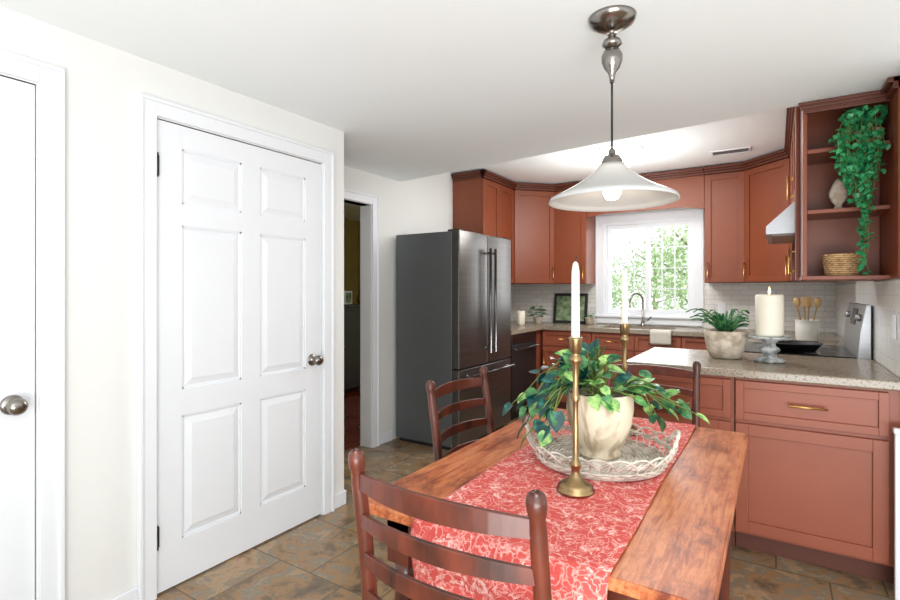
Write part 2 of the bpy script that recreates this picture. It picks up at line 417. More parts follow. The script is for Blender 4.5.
# ------------------------------------------------------------------ cabinets
def shaker(m, x0, x1, z0, z1, y0=-.021, rail=.055):
    y1 = -.002
    m.box(x0, x0+rail, y0, y1, z0, z1); m.box(x1-rail, x1, y0, y1, z0, z1)
    m.box(x0+rail, x1-rail, y0, y1, z0, z0+rail); m.box(x0+rail, x1-rail, y0, y1, z1-rail, z1)
    m.box(x0+rail-.001, x1-rail+.001, y0+.012, y1, z0+rail-.001, z1-rail+.001)
def pull(x0, z0, x1, z1, y=-.021):
    m = MB(); L = math.hypot(x1-x0, z1-z0); dx = (x1-x0)/L; dz = (z1-z0)/L
    m.tube([(x0, y-.03, z0), (x1, y-.03, z1)], .0055, 8)
    for s in (.018, L-.018): m.tube([(x0+dx*s, y+.001, z0+dz*s), (x0+dx*s, y-.03, z0+dz*s)], .0045, 8)
    return m
def cabinet(name, label, loc, rot, w, d, z0, z1, fronts, group=None, foot=None, crown=0, toe=False, cat='cabinet', crownends=(0, 0), pm=None, bodytop=None):
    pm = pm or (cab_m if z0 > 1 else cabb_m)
    r = thing(name, label, cat, (loc[0], loc[1], 0), rot, group)
    m = MB()
    if foot:
        Mi = (Matrix.Translation((loc[0], loc[1], 0)) @ Matrix.Rotation(rot, 4, 'Z')).inverted()
        pts = [tuple((Mi @ Vector((x, y, 0)))[:2]) for x, y in foot]
        m.prism(pts, z0+(.10 if toe else 0), z1)
    elif bodytop:
        m.box(.001, w-.001, 0, d, z0+.10, bodytop); m.box(.001, w-.001, 0, .02, bodytop, z1)
        m.box(.001, .018, .02, d, bodytop, z1); m.box(w-.018, w-.001, .02, d, bodytop, z1)
    else: m.box(0.001, w-.001, 0, d, z0+(.10 if toe else 0), z1)
    m.build('body', pm, r)
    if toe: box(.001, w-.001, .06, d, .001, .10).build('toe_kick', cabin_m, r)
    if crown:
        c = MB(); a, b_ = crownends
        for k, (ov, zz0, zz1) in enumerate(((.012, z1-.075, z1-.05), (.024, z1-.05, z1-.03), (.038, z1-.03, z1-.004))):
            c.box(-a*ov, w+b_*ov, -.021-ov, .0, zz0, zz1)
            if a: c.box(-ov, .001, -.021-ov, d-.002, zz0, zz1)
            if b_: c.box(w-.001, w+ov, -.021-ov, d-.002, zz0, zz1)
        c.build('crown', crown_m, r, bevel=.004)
    for kind, x0, x1, a0, a1, hd in fronts:
        m = MB(); shaker(m, x0+.003, x1-.003, a0, a1, rail=.055 if a1-a0 > .25 else .035)
        p = m.build(kind, pm, r, bevel=.0015, seg=1)
        if hd == 'h': pull((x0+x1)/2-.075, (a0+a1)/2, (x0+x1)/2+.075, (a0+a1)/2).build('handle', brass_m, p)
        elif hd in ('lb', 'rb', 'lt', 'rt'):
            xx = x0+.03 if hd[0] == 'l' else x1-.03
            zz = a0+.04 if hd[1] == 'b' else a1-.19
            pull(xx, zz, xx, zz+.15).build('handle', brass_m, p)
    return r
UB = 1.37; UT = 2.49; XU = -2.458; YU = 5.46
YL0, YL1 = 4.385, 5.10; w_ = YL1-YL0; h_ = UT-.08
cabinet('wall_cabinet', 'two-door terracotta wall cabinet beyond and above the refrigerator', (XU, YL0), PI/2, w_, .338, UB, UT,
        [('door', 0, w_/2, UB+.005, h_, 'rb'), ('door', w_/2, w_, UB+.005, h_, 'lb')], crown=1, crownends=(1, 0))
P0 = Vector((XU, 5.103)); P1 = Vector((-2.11, YU)); d_ = P1-P0
cabinet('corner_wall_cabinet', 'diagonal terracotta corner wall cabinet left of the window', (P0.x, P0.y), math.atan2(d_.y, d_.x), d_.length, .3, UB, UT,
        [('door', .01, d_.length-.01, UB+.005, h_, 'rb')], foot=[(P0.x, P0.y), (P1.x, P1.y), (P1.x, YB-.012), (XA+.012, YB-.012), (XA+.012, P0.y)], crown=1)
cabinet('wall_cabinet', 'single-door terracotta wall cabinet touching the left side of the window', (-2.108, YU), 0, .366, .326, UB, UT,
        [('door', 0, .366, UB+.005, h_, 'rb')], crown=1)
v_ = thing('window_valance', 'terracotta valance board bridging the cabinets above the window', 'valance', (-1.740, YU, 0))
m = MB(); n = 24
pts = [(0, UT), (0, 2.09)]+[(1.155*k/n, 2.09+.03*min(1, math.sin(PI*k/n)*2.2)) for k in range(1, n)]+[(1.155, 2.09), (1.155, UT)]
M = Matrix(((1, 0, 0, 0), (0, 0, 1, 0), (0, 1, 0, 0), (0, 0, 0, 1)))
m.prism(pts, 0, .02, M=M); m.build('board', cab_m, v_, bevel=.002)
c = MB()
for ov, a, b_ in ((.012, UT-.075, UT-.05), (.024, UT-.05, UT-.03), (.038, UT-.03, UT-.004)): c.box(0, 1.155, -.021-ov, 0, a, b_)
c.build('crown', crown_m, v_, bevel=.004)
cabinet('wall_cabinet', 'single-door terracotta wall cabinet touching the right side of the window', (-.583, YU), 0, .338, .326, UB, UT,
        [('door', 0, .338, UB+.005, h_, 'lb')], crown=1)
Q0 = Vector((-.243, YU)); Q1 = Vector((.117, 5.10)); d_ = Q1-Q0
cabinet('corner_wall_cabinet', 'diagonal terracotta corner wall cabinet near the range hood', (Q0.x, Q0.y), math.atan2(d_.y, d_.x), d_.length, .3, UB, UT,
        [('door', .01, d_.length-.01, UB+.005, h_, 'lb')], foot=[(Q0.x, Q0.y), (Q1.x, Q1.y), (XR-.012, Q1.y), (XR-.012, YB-.012), (Q0.x, YB-.012)], crown=1)
cabinet('wall_cabinet', 'tall terracotta wall cabinet beyond the range hood on the right wall', (.117, 5.097), -PI/2, .667, .34, UB, UT,
        [('door', 0, .333, UB+.005, h_, 'rb'), ('door', .333, .667, UB+.005, h_, 'lb')], crown=1)
cabinet('wall_cabinet', 'short terracotta cabinet directly above the range hood', (.117, 4.427), -PI/2, .765, .34, 1.86, UT,
        [('door', 0, .38, 1.865, h_, 'rb'), ('door', .38, .765, 1.865, h_, 'lb')], crown=1)
cabinet('wall_cabinet', 'narrow terracotta cabinet between the range hood and the open shelves', (.117, 3.659), -PI/2, .17, .34, UB-.02, UT,
        [('door', 0, .17, UB-.015, h_, 'lb')], crown=1)
s_ = thing('open_shelf_unit', 'open terracotta shelf unit holding trailing ivy above the peninsula', 'shelf', (.117, 3.18, 0))
SW = XR-.003-.117; SD = .305
m = MB(); m.box(0, .018, 0, SD, 1.352, UT); m.box(SW-.006, SW, 0.03, SD, 1.352, UT); m.box(.018, SW-.006, SD-.012, SD, 1.352, UT)
m.build('body', cab_m, s_, bevel=.002)
for z in (1.352, 1.69, 2.0): box(.018 if z > 1.4 else -.006, SW-.006 if z > 1.4 else SW, .0 if z > 1.4 else -.008, SD-.012, z, z+.02).build('shelf', cab_m, s_, bevel=.002)
m = MB(); m.box(0, SW, -.016, .004, 2.205, 2.256); m.box(-.012, SW, -.028, .004, 2.228, 2.256); m.box(-.02, SW, -.04, .004, 2.243, 2.2565)
m.build('top_rail', crown_m, s_, bevel=.002)
box(SW-.008, SW, -.20, .03, 1.352, 2.2565).build('side_panel', cab_m, s_, bevel=.001)
m = MB(); m.box(SW-.026, SW, -.20, -.04, 2.205, 2.256); m.box(SW-.045, SW, -.20, -.04, 2.235, 2.2565); m.build('side_crown', crown_m, s_, bevel=.002)

BD = .60
def base_unit(label, loc, rot, w, d=BD, two=False, hd='lt', name='base_cabinet', bodytop=None):
    if two:
        fr = [('drawer', 0, w/2, .70, .855, 'h'), ('drawer', w/2, w, .70, .855, 'h'), ('door', 0, w/2, .115, .69, 'rt'), ('door', w/2, w, .115, .69, 'lt')]
    else: fr = [('drawer', 0, w, .70, .855, 'h'), ('door', 0, w, .115, .69, hd)]
    return cabinet(name, label, loc, rot, w, d, 0, .868, fr, toe=True, bodytop=bodytop)
base_unit('terracotta base cabinet under the sink and window', (-1.60, 5.19), 0, .85, two=True, bodytop=.695)
base_unit('terracotta base cabinet left of the sink cabinet in the far corner', (-2.14, 5.19), 0, .538)
base_unit('terracotta base cabinet right of the sink cabinet on the back wall', (-.748, 5.19), 0, .57)
cabinet('corner_base_cabinet', 'plain terracotta corner base beyond the dishwasher', (-2.17, 5.035), PI/2, .15, .6, 0, .868, [], foot=[(-2.17, 5.035), (-2.17, 5.79), (XA+.012, 5.79), (XA+.012, 5.035)])
cabinet('corner_base_cabinet', 'plain terracotta corner base in the far right corner', (-.176, 5.19), 0, .6, .6, 0, .868, [], foot=[(-.176, 5.0), (-.176, 5.79), (XR-.012, 5.79), (XR-.012, 5.0)])
base_unit('terracotta base cabinet between the range and the back corner', (-.16, 4.995), -PI/2, .56, d=.61)
cabinet('base_cabinet', 'wide terracotta peninsula cabinet with single drawer over one large door', (-.171, 2.88), 0, .628, .74, 0, .868,
        [('drawer', 0.0, .585, .665, .855, 'h'), ('door', .0, .585, .115, .645, None)], toe=True)
cabinet('base_cabinet', 'terracotta peninsula cabinet behind the far chair, left of the wide one', (-.655, 2.88), 0, .482, .74, 0, .868,
        [('drawer', 0.01, .47, .665, .855, 'h'), ('door', .01, .47, .115, .645, None)], toe=True)
m = MB()
m.box(XA+.011, -2.13, 4.385, 5.15, .871, .911)
m.box(XA+.011, -1.55, 5.15, 5.788, .871, .911); m.box(-1.55, -.85, 5.15, 5.27, .871, .911); m.box(-1.55, -.85, 5.68, 5.788, .871, .911)
m.box(-.85, XR-.011, 5.15, 5.788, .871, .911); m.box(-.20, XR-.011, 4.435, 5.15, .871, .911)
tag(m.build('worktop', granite_m), 'speckled granite worktop running around the back of the kitchen past the sink', 'worktop')
tag(box(-.70, XR-.011, 2.835, 3.652, .871, .911).build('worktop', granite_m, bevel=.006), 'speckled granite peninsula worktop holding the cake stand and potted plant', 'worktop')

s_ = thing('sink', 'steel sink basin set in the worktop under the window', 'sink', (-1.20, 5.475, .70))
m = MB(); m.box(-.35, .35, -.204, .204, 0, .004); m.box(-.349, -.346, -.204, .204, 0.004, .169); m.box(.346, .349, -.204, .204, 0.004, .169); m.box(-.346, .346, -.204, -.201, 0.004, .169); m.box(-.346, .346, .201, .204, 0.004, .169)
m.build('basin', steel_m, s_); MB().lathe([(.04, .004), (.045, .008), (.03, .009), (0, .006)]).build('drain', nickel_m, s_)
f_ = thing('faucet', 'curved chrome faucet in front of the kitchen window', 'faucet', (-1.21, 5.72, .912))
m = MB(); m.lathe([(.028, 0), (.028, .01), (.018, .02), (.014, .06)]); pts = [(0, 0, .05), (0, 0, .27)]+[(0, -.08+.08*math.cos(a), .27+.08*math.sin(a)) for a in [PI*k/10 for k in range(1, 11)]]+[(0, -.16, .20)]
Mf = Matrix.Rotation(-.7, 4, 'Z')
m.tube(pts, .011, 10, M=Mf); m.build('spout', nickel_m, f_)
MB().tube([(.014, 0, .05), (.05, 0, .06), (.09, -.01, .10)], .007, 8).build('lever', nickel_m, f_)
m = MB(); rows = []
for i in range(13):
    t = i/12
    row = []
    for j in range(11):
        x = -.095+.19*j/10
        if t < .45: p = (x, .10-.118*t/.45, .0)
        else: p = (x, -.0185-.003*math.sin(j*1.7)*(t-.45), -.004-(t-.45)*.24)
        row.append(p)
    rows.append(row)
m.grid(rows); o = m.build('dish_towel', towel_m, solid=.003, loc=(-.925, 5.146, .9145)); tag(o, 'pale dish towel draped over the worktop edge by the sink', 'towel')

d_ = thing('dishwasher', 'black dishwasher between the refrigerator and the back corner', 'dishwasher', (-2.17, 4.425, 0), PI/2)
box(0, .6, .0, .58, .10, .866).build('body', blackm_m, d_); box(.004, .596, -.025, -.001, .11, .76).build('door', blackm_m, d_, bevel=.004)
box(.004, .596, -.025, -.001, .765, .864).build('control_panel', black_m, d_, bevel=.004)
m = MB(); m.tube([(.05, -.06, .72), (.55, -.06, .72)], .009); m.tube([(.07, -.02, .72), (.07, -.06, .72)], .007); m.tube([(.53, -.02, .72), (.53, -.06, .72)], .007); m.build('handle', hsteel_m, d_)
box(.02, .58, .05, .55, .001, .10).build('toe_kick', blackm_m, d_)

fr = thing('refrigerator', 'dark stainless french-door refrigerator standing beside the doorway', 'refrigerator', (-2.19, 3.42, 0), PI/2)
FW = .94; FH = 1.78
box(0, FW, .0, .575, .03, FH-.005).build('body', fside_m, fr, bevel=.004)
box(.02, FW-.02, .02, .55, .001, .03).build('base_grille', blackm_m, fr)
for x0, x1, hx in ((.002, FW/2-.003, FW/2-.045), (FW/2+.003, FW-.002, FW/2+.045)):
    p = MB(); n = 8
    pts = [(x0, -.004)]+[(x0+(x1-x0)*k/n, -.068-.012*math.sin(PI*k/n)) for k in range(n+1)]+[(x1, -.004)]
    p.prism(pts, .665, FH); dr = p.build('door', dsteel_m, fr, bevel=.006)
    h = MB(); h.tube([(hx, -.125, .76), (hx, -.125, 1.66)], .011, 10)
    for z in (.80, 1.62): h.tube([(hx, -.072, z), (hx, -.125, z)], .008, 8)
    h.build('handle', hsteel_m, dr)
p = MB(); pts = [(.002, -.004)]+[(.002+(FW-.004)*k/10, -.068-.014*math.sin(PI*k/10)) for k in range(11)]+[(FW-.002, -.004)]
p.prism(pts, .05, .655); dr = p.build('drawer', dsteel_m, fr, bevel=.006)
h = MB(); h.tube([(.07, -.13, .60), (FW-.07, -.13, .60)], .011, 10)
for x in (.11, FW-.11): h.tube([(x, -.075, .60), (x, -.13, .60)], .008, 8)
h.build('handle', hsteel_m, dr)
for x in (.03, FW-.09): box(x, x+.06, -.05, .06, FH-.004, FH+.014).build('hinge_cover', blackm_m, fr, bevel=.004)

SY0, SY1 = 3.665, 4.425
st = thing('range', 'stainless electric range with black glass cooktop against the tiled wall', 'stove', (-.175, SY1, 0), -PI/2)
SWd = SY1-SY0
box(0, SWd, .0, .62, .02, .898).build('body', steel_m, st, bevel=.003)
box(.002, SWd-.002, -.02, .56, .899, .915).build('cooktop', black_m, st, bevel=.004)
for x, y, r_ in ((.2, .13, .10), (.56, .13, .08), (.2, .40, .08), (.56, .40, .10)):
    MB().tube([(x+r_*math.cos(2*PI*k/32), y+r_*math.sin(2*PI*k/32), .9155) for k in range(32)], .0015, 4, True).build('burner', steel_m, st)
m = MB(); prof = [(.562, .90), (.625, .90), (.625, 1.215), (.602, 1.215), (.575, 1.06)]
M = Matrix(((0, 0, 1, 0), (1, 0, 0, 0), (0, 1, 0, 0), (0, 0, 0, 1)))
m.prism(prof, 0.0, SWd, M=M); bg = m.build('backguard', steel_m, st, bevel=.003)
Mg = Matrix.Translation((0, .5885, 1.1375)) @ Matrix.Rotation(math.atan2(.027, .155)*-1, 4, 'X')
m = MB(); m.box(.28, .50, -.004, .002, -.05, .05, M=Mg); m.build('display', black_m, bg)
for x in (.06, .14, .60, .68):
    m = MB(); m.lathe([(.020, 0), (.020, .014), (.014, .018), (0, .018)], M=Mg @ Matrix.Translation((x, 0, 0)) @ Matrix.Rotation(PI/2, 4, 'X'), n=20); m.build('knob', steel_m, bg)
dr = box(.01, SWd-.01, -.03, -.001, .20, .80).build('oven_door', steel_m, st, bevel=.004)
m = MB(); m.tube([(.06, -.07, .75), (SWd-.06, -.07, .75)], .011); m.tube([(.09, -.03, .75), (.09, -.07, .75)], .008); m.tube([(SWd-.09, -.03, .75), (SWd-.09, -.07, .75)], .008); m.build('handle', steel_m, dr)
box(.13, SWd-.13, -.034, -.029, .36, .66).build('window', black_m, dr)
hd = thing('range_hood', 'stainless range hood with sloped front below the short cabinet', 'hood', (XR-.012, SY0+.002, 1.64))
m = MB(); prof = [(0, 0), (0, .215), (-.34, .215), (-.51, .05), (-.51, 0)]
M = Matrix(((1, 0, 0, 0), (0, 0, 1, 0), (0, 1, 0, 0), (0, 0, 0, 1)))
m.prism(prof, 0.0, .757, M=M); m.build('canopy', hsteel_m if False else steel_m, hd, bevel=.003)
box(-.48, -.05, .06, .70, -.004, .001).build('filter', dsteel_m, hd)
m = MB(); m.box(-.515, -.509, .25, .50, .012, .04); m.build('control_strip', black_m, hd)
pn = thing('frying_pan', 'dark frying pan with a shiny handle on the cooktop', 'pan', (.10, 3.90, .9175))
MB().lathe([(.0, 0), (.11, 0), (.145, .045), (.150, .046), (.148, .05), (.14, .045), (.106, .006), (0, .006)], n=40).build('bowl', blackm_m, pn)
MB().tube([(-.14, 0, .04), (-.20, -.01, .06), (-.32, -.03, .075)], [.010, .008, .011], 8, flat=.6).build('handle', steel_m, pn)

# ------------------------------------------------------------------ table and chairs
TCX = -.505; TCY = 1.615
T = thing('dining_table', 'worn reddish wooden farmhouse dining table under the pendant lamp', 'table', (TCX, TCY, 0))
TX = .415; TY = .635
m = MB(); rc = .02; pts = []
for cx, cy, a0 in ((TX-rc, TY-rc, 0), (-TX+rc, TY-rc, PI/2), (-TX+rc, -TY+rc, PI), (TX-rc, -TY+rc, 1.5*PI)):
    for k in range(5): pts.append((cx+rc*math.cos(a0+PI/2*k/4), cy+rc*math.sin(a0+PI/2*k/4)))
m.prism(pts, .722, .750); m.build('tabletop', table_m, T, bevel=.004)
m = MB(); ax, ay = TX-.05, TY-.06
m.box(-ax, ax, -ay, -ay+.022, .63, .722); m.box(-ax, ax, ay-.022, ay, .63, .722); m.box(-ax, -ax+.022, -ay, ay, .63, .722); m.box(ax-.022, ax, -ay, ay, .63, .722)
m.build('apron', chairw_m, T)
for sx in (-1, 1):
    for sy in (-1, 1):
        m = MB(); cx, cy = sx*(ax-.035), sy*(ay-.035)
        m.box(cx-.035, cx+.035, cy-.035, cy+.035, .58, .722)
        m.lathe([(.02, 0.001), (.026, .02), (.022, .06), (.03, .20), (.036, .42), (.028, .50), (.036, .53), (.026, .55), (.033, .58)], c=(cx, cy, 0), n=20)
        m.build('leg', chairw_m, T)

def make_chair(label):
    r = thing('dining_chair', label, 'chair', group='ladder-back dining chairs')
    for sx in (-1, 1):
        path = []; rs = []
        for z, y, rr in ((0.001, -.235, .012), (.10, -.222, .015), (.25, -.208, .0165), (.44, -.20, .018), (.58, -.204, .0175), (.75, -.222, .0165), (.88, -.243, .016), (.905, -.246, .0145), (.918, -.248, .0175), (.935, -.250, .019), (.948, -.252, .016), (.955, -.253, .007)):
            path.append((sx*.209, y, z)); rs.append(rr)
        MB().tube(path, rs, 16).build('back_post', chairw_m, r)
        m = MB(); m.tube([(sx*.225, .185, z) for z in (0.001, .05, .2, .35, .42, .452)], [.012, .015, .018, .017, .018, .014], 14); m.build('leg', chairw_m, r)
        for z in (.16, .28): MB().tube([(sx*.209, -.21, z), (sx*.217, 0, z), (sx*.224, .185, z)], [.008, .0115, .008], 10).build('stretcher', chairw_m, r)
    for y, z, x in ((.185, .18, .224), (.185, .31, .224), (-.212, .22, .207)): MB().tube([(-x, y, z), (0, y, z), (x, y, z)], [.008, .0115, .008], 10).build('stretcher', chairw_m, r)
    m = MB(); rows = []; n = 12
    for i in range(n+1):
        v = i/n; y = -.19+.39*v; hw = .195+.035*v; row = []
        for j in range(n+1):
            u = j/n*2-1
            dip = -.012*(1-u*u)*(1-(2*v-1)**2)
            row.append((u*hw, y, .452+dip))
        rows.append(row)
    m.grid(rows); m.build('seat', chairw_m, r, solid=.022, bevel=.004)
    for k, zc in enumerate((.888, .800, .712, .624)):
        m = MB(); hh = .019 if k else .023; n = 16
        yb = -.200-(zc-.44)*.105
        secs = []
        for i in range(n+1):
            u = i/n*2-1; x = u*.205; y = yb-.042*(1-u*u); hc = hh*(.75+.25*(1-u*u)); zc2 = zc+.004*(1-u*u)
            secs.append([(x, y-.005, zc2-hc), (x, y+.005, zc2-hc), (x, y+.005, zc2+hc), (x, y-.005, zc2+hc), (x, y-.005, zc2-hc)])
        m.grid(secs, smooth=False); m.build('slat', chairw_m, r, bevel=.002)
    return r
ch = make_chair('dark ladder-back chair at the near end of the table, closest to the viewer')
ch.location = (-.555, 1.06, 0)
c2 = copy_tree(ch); c2.location = (-.86, 1.79, 0); c2.rotation_euler = (0, 0, -PI/2); c2['label'] = 'dark ladder-back chair on the left long side of the table, in front of the refrigerator'
c3 = copy_tree(ch); c3.location = (-.53, 2.445, 0); c3.rotation_euler = (0, 0, PI); c3['label'] = 'dark ladder-back chair at the far end of the table, against the peninsula'

# runner
m = MB(); rows = []; path = []
y0, y1 = TCY-TY, TCY+TY
for z in [.50+.02*k for k in range(12)]: path.append((y0-.006-.010*math.sin(z*20), z))
N = 60
path += [(y0-.006, .745)]+[(y0+(y1-y0)*k/N, .7535) for k in range(N+1)]+[(y1+.006, .745)]+[(y1+.008, .74-.02*k) for k in range(1, 11)]
for i, (y, z) in enumerate(path):
    row = []
    for j in range(33):
        u = j/32; x = -.735+.465*u
        x += .0025*math.sin(y*7)
        zz = z; yy = y
        if y0 < y < y1: zz += .0034*(1+math.sin(x*34+y*11))*(.5+.5*math.sin(y*7+x*5))
        else: yy += (.006*math.sin(x*40)-.006)*(1 if y <= y0 else -1)*min(1, (.75-z)*8)
        row.append((x, yy, zz))
    rows.append(row)
m.grid(rows); tag(m.build('table_runner', runner_m, solid=.0015), 'red table runner with pale printed pattern lying along the dining table', 'runner')

# tray
TC = Vector((-.475, 1.615, .7612))
tr_ = thing('wicker_tray', 'round grey woven willow tray under the potted pothos', 'tray', TC)
rt = .195
MB().lathe([(0, .0), (rt, .0), (rt, .007), (0, .007)], n=48).build('base', wicker_m, tr_)
m = MB()
for ring in range(14):
    rad = .025+.0125*ring; pts = []
    for k in range(120):
        a = 2*PI*k/120; pts.append((rad*math.cos(a), rad*math.sin(a), .0075+.0015*math.sin(a*20+(PI if ring % 2 else 0))))
    m.tube(pts, .0035, 5, True)
m.build('base_weave', wicker_m, tr_)
m = MB()
for ring in range(2):
    z = .010+.0075*ring; rad = rt+.002+.0035*ring; pts = []
    for k in range(240):
        a = 2*PI*k/240; rr = rad+.003*math.sin(a*30+(PI if ring % 2 else 0)); pts.append((rr*math.cos(a), rr*math.sin(a), z))
    m.tube(pts, .0036, 5, True)
for k in range(48):
    a = 2*PI*k/48; m.tube([((rt-.002)*math.cos(a), (rt-.002)*math.sin(a), .002), ((rt+.018)*math.cos(a+.05), (rt+.018)*math.sin(a+.05), .044)], .0022, 5)
m.build('side_wall', wicker_m, tr_)
m = MB()
NL = 24
for k in range(NL):
    a0 = 2*PI*k/NL; span = 2*PI/NL*2.1; pts = []
    for i in range(15):
        t = i/14; a = a0+span*t; rr = rt+.012+.026*math.sin(PI*t)+.004*math.cos(PI*2*t)
        pts.append((rr*math.cos(a), rr*math.sin(a), .034+.034*math.sin(PI*t)))
    m.tube(pts, .0032, 5)
for s in range(2):
    pts = []
    for k in range(300):
        a = 2*PI*k/300; ph = a*24+PI*s; rr = rt+.016+.005*math.cos(ph); pts.append((rr*math.cos(a), rr*math.sin(a), .044+.005*math.sin(ph)))
    m.tube(pts, .0034, 5, True)
m.build('looped_rim', wicker_m, tr_)
for a0 in (.2, .2+PI):
    m = MB()
    for s in range(2):
        pts = []
        for k in range(41):
            t = k/40; a = a0-.40+.80*t; ph = t*26+PI*s
            rr = rt+.022+.014*math.sin(PI*t)+.003*math.cos(ph); pts.append((rr*math.cos(a), rr*math.sin(a), .045+.062*math.sin(PI*t)+.003*math.sin(ph)))
        m.tube(pts, .0042, 6)
    m.build('handle', wicker_m, tr_)

# leaves
def leaf(mb, pos, direc, size, up=Vector((0, 0, 1)), width=.8, droop=.25, heart=True):
    d = Vector(direc).normalized(); s = d.cross(up)
    if s.length < .05: s = Vector((1, 0, 0))
    s.normalize(); n = s.cross(d).normalized()
    prof = [(0, .0), (-.08, .30), (.12, .46), (.35, .50), (.60, .38), (.82, .18), (1.0, 0)]
    mid = [0, .03, .15, .35, .6, .82, 1.0]
    vs = []
    for (t, wv), mt in zip(prof, mid):
        zb = -droop*mt*mt*size
        vs.append(Vector(pos)+d*mt*size+n*(zb-.03*size))
        vs.append(Vector(pos)+d*t*size+s*wv*width*size+n*(zb+.07*size*wv*2))
        vs.append(Vector(pos)+d*t*size-s*wv*width*size+n*(zb+.07*size*wv*2))
    fs = []
    for i in range(6):
        a = i*3; b_ = a+3
        fs.append((a, a+1, b_+1, b_)); fs.append((a, b_, b_+2, a+2))
    mb.add(vs, fs, True)

po = thing('potted_pothos', 'cream pot of trailing pothos standing in the wicker tray', 'plant', (-.475, 1.62, .7715))
m = MB(); m.lathe([(.058, 0), (.064, .004), (.066, .012), (.060, .020), (.068, .034), (.084, .065), (.097, .105), (.104, .15), (.103, .182), (.098, .195), (.101, .201), (.097, .204), (.090, .197), (.088, .17), (0, .168)], n=48, wob=lambda a, z: 1+.012*math.sin(3*a+z*30)+.008*math.sin(7*a))
m.build('pot', cream_m, po)
MB().lathe([(0, .176), (.088, .174), (.089, .169), (0, .169)], n=30).build('soil', soil_m, po)
L1, L2, L3, ST = MB(), MB(), MB(), MB()
A0 = .57
def vine(a, Lh, rise, drop, lsz, n=7, bend=.3, blue=0, light=.3, p0=2.6):
    pts = []
    for i in range(n+1):
        t = i/n; rr = .03+Lh*t
        z = .19+rise*math.sin(PI*min(1, t*1.15)*.85)-drop*t**p0
        aa = a+bend*t*t
        z = max(z, .085 if rr > .15 else .2)
        pts.append(Vector((rr*math.cos(aa), rr*math.sin(aa), z)))
    ST.tube(pts, .0021, 5)
    for i in range(1, n+1):
        p = pts[i]; dv = (pts[i]-pts[i-1]).normalized(); side = Vector((-dv.y, dv.x, 0))*(1 if i % 2 else -1)
        dd = dv*.5+side*R.uniform(.3, .9)+Vector((0, 0, R.uniform(-.4, .6)))
        if i == n: dd = dv
        q = R.random(); tgt = L2 if q < blue else (L3 if R.random() < light else L1)
        pe = p+dd.normalized()*.016
        ST.tube([tuple(p), tuple(pe)], .0013, 4)
        leaf(tgt, pe, dd, lsz*R.uniform(.75, 1.25), width=.9, up=Vector((R.uniform(-.5, .5), R.uniform(-.9, .2), 1)))
for k in range(11): vine(A0+PI+R.uniform(-.6, .6), R.uniform(.13, .25), R.uniform(.05, .13), R.uniform(.04, .14), .050, blue=.6, light=.3, bend=R.uniform(-.4, .4), n=6)
for k in range(8): vine(A0+R.uniform(-.5, .3), R.uniform(.12, .25), R.uniform(.01, .06), R.uniform(.03, .10), .048, blue=.1, light=.45, bend=R.uniform(-.4, .3), n=6)
for k in range(7): vine(A0+PI/2+R.uniform(-.4, .9), R.uniform(.08, .17), R.uniform(.06, .14), .02, .050, blue=.25, light=.4, n=6)
for k in range(5): vine(A0-PI/2+R.uniform(-.9, .9), R.uniform(.05, .08), R.uniform(.03, .08), .0, .040, n=4, light=.5)
for k in range(18):
    a = R.uniform(0, 2*PI); rr = R.uniform(0, .09); z = .21+R.uniform(.02, .13)
    ST.tube([(rr*.3*math.cos(a), rr*.3*math.sin(a), .17), (rr*math.cos(a), rr*math.sin(a), z)], .002, 5)
    leaf(L3 if k % 2 else L1, (rr*math.cos(a), rr*math.sin(a), z), (math.cos(a), math.sin(a), R.uniform(-.2, .7)), R.uniform(.045, .066), up=Vector((0, -.6, 1)))
ST.build('stems', stem_m, po); L1.build('leaves', leafd_m, po); L2.build('leaves', leafb_m, po)['label'] = 'dark blue-green leaves'; L3.build('leaves', leafl_m, po)['label'] = 'light green leaves'

def candlestick(label, loc):
    r = thing('candlestick', label, 'candlestick', loc, group='brass candlesticks')
    MB().lathe([(.0, 0), (.050, 0), (.050, .006), (.044, .010), (.046, .016), (.034, .024), (.020, .032), (.012, .045), (.010, .06), (.015, .068), (.015, .074), (.009, .082),
                (.0075, .12), (.0085, .16), (.0065, .20), (.008, .24), (.012, .25), (.008, .262), (.007, .30), (.010, .335), (.016, .35), (.018, .358), (.012, .364), (.012, .372), (.0165, .378), (.0175, .405), (.019, .41), (.019, .414), (.0115, .414), (.0115, .39), (0, .39)], n=28).build('stick', abrass_m, r)
    return r
def taper(label, loc):
    r = thing('taper_candle', label, 'candle', loc, group='taper candles')
    MB().lathe([(0, 0), (.0111, 0), (.0113, .03), (.0105, .20), (.007, .222), (.002, .228), (0, .228)], n=18).build('wax', wax_m, r)
    MB().tube([(0, 0, .224), (.001, 0, .234), (.003, 0, .241)], .0011, 5).build('wick', blackm_m, r)
    return r
A = (-.455, 1.33, .7580); B_ = (-.485, 1.98, .7580)
candlestick('slender brass candlestick standing in front of the wicker tray', A)
candlestick('slender brass candlestick standing behind the potted pothos', B_)
taper('white taper candle in the candlestick in front of the tray', (A[0], A[1], A[2]+.391))
taper('white taper candle in the candlestick behind the pothos', (B_[0], B_[1], B_[2]+.391))

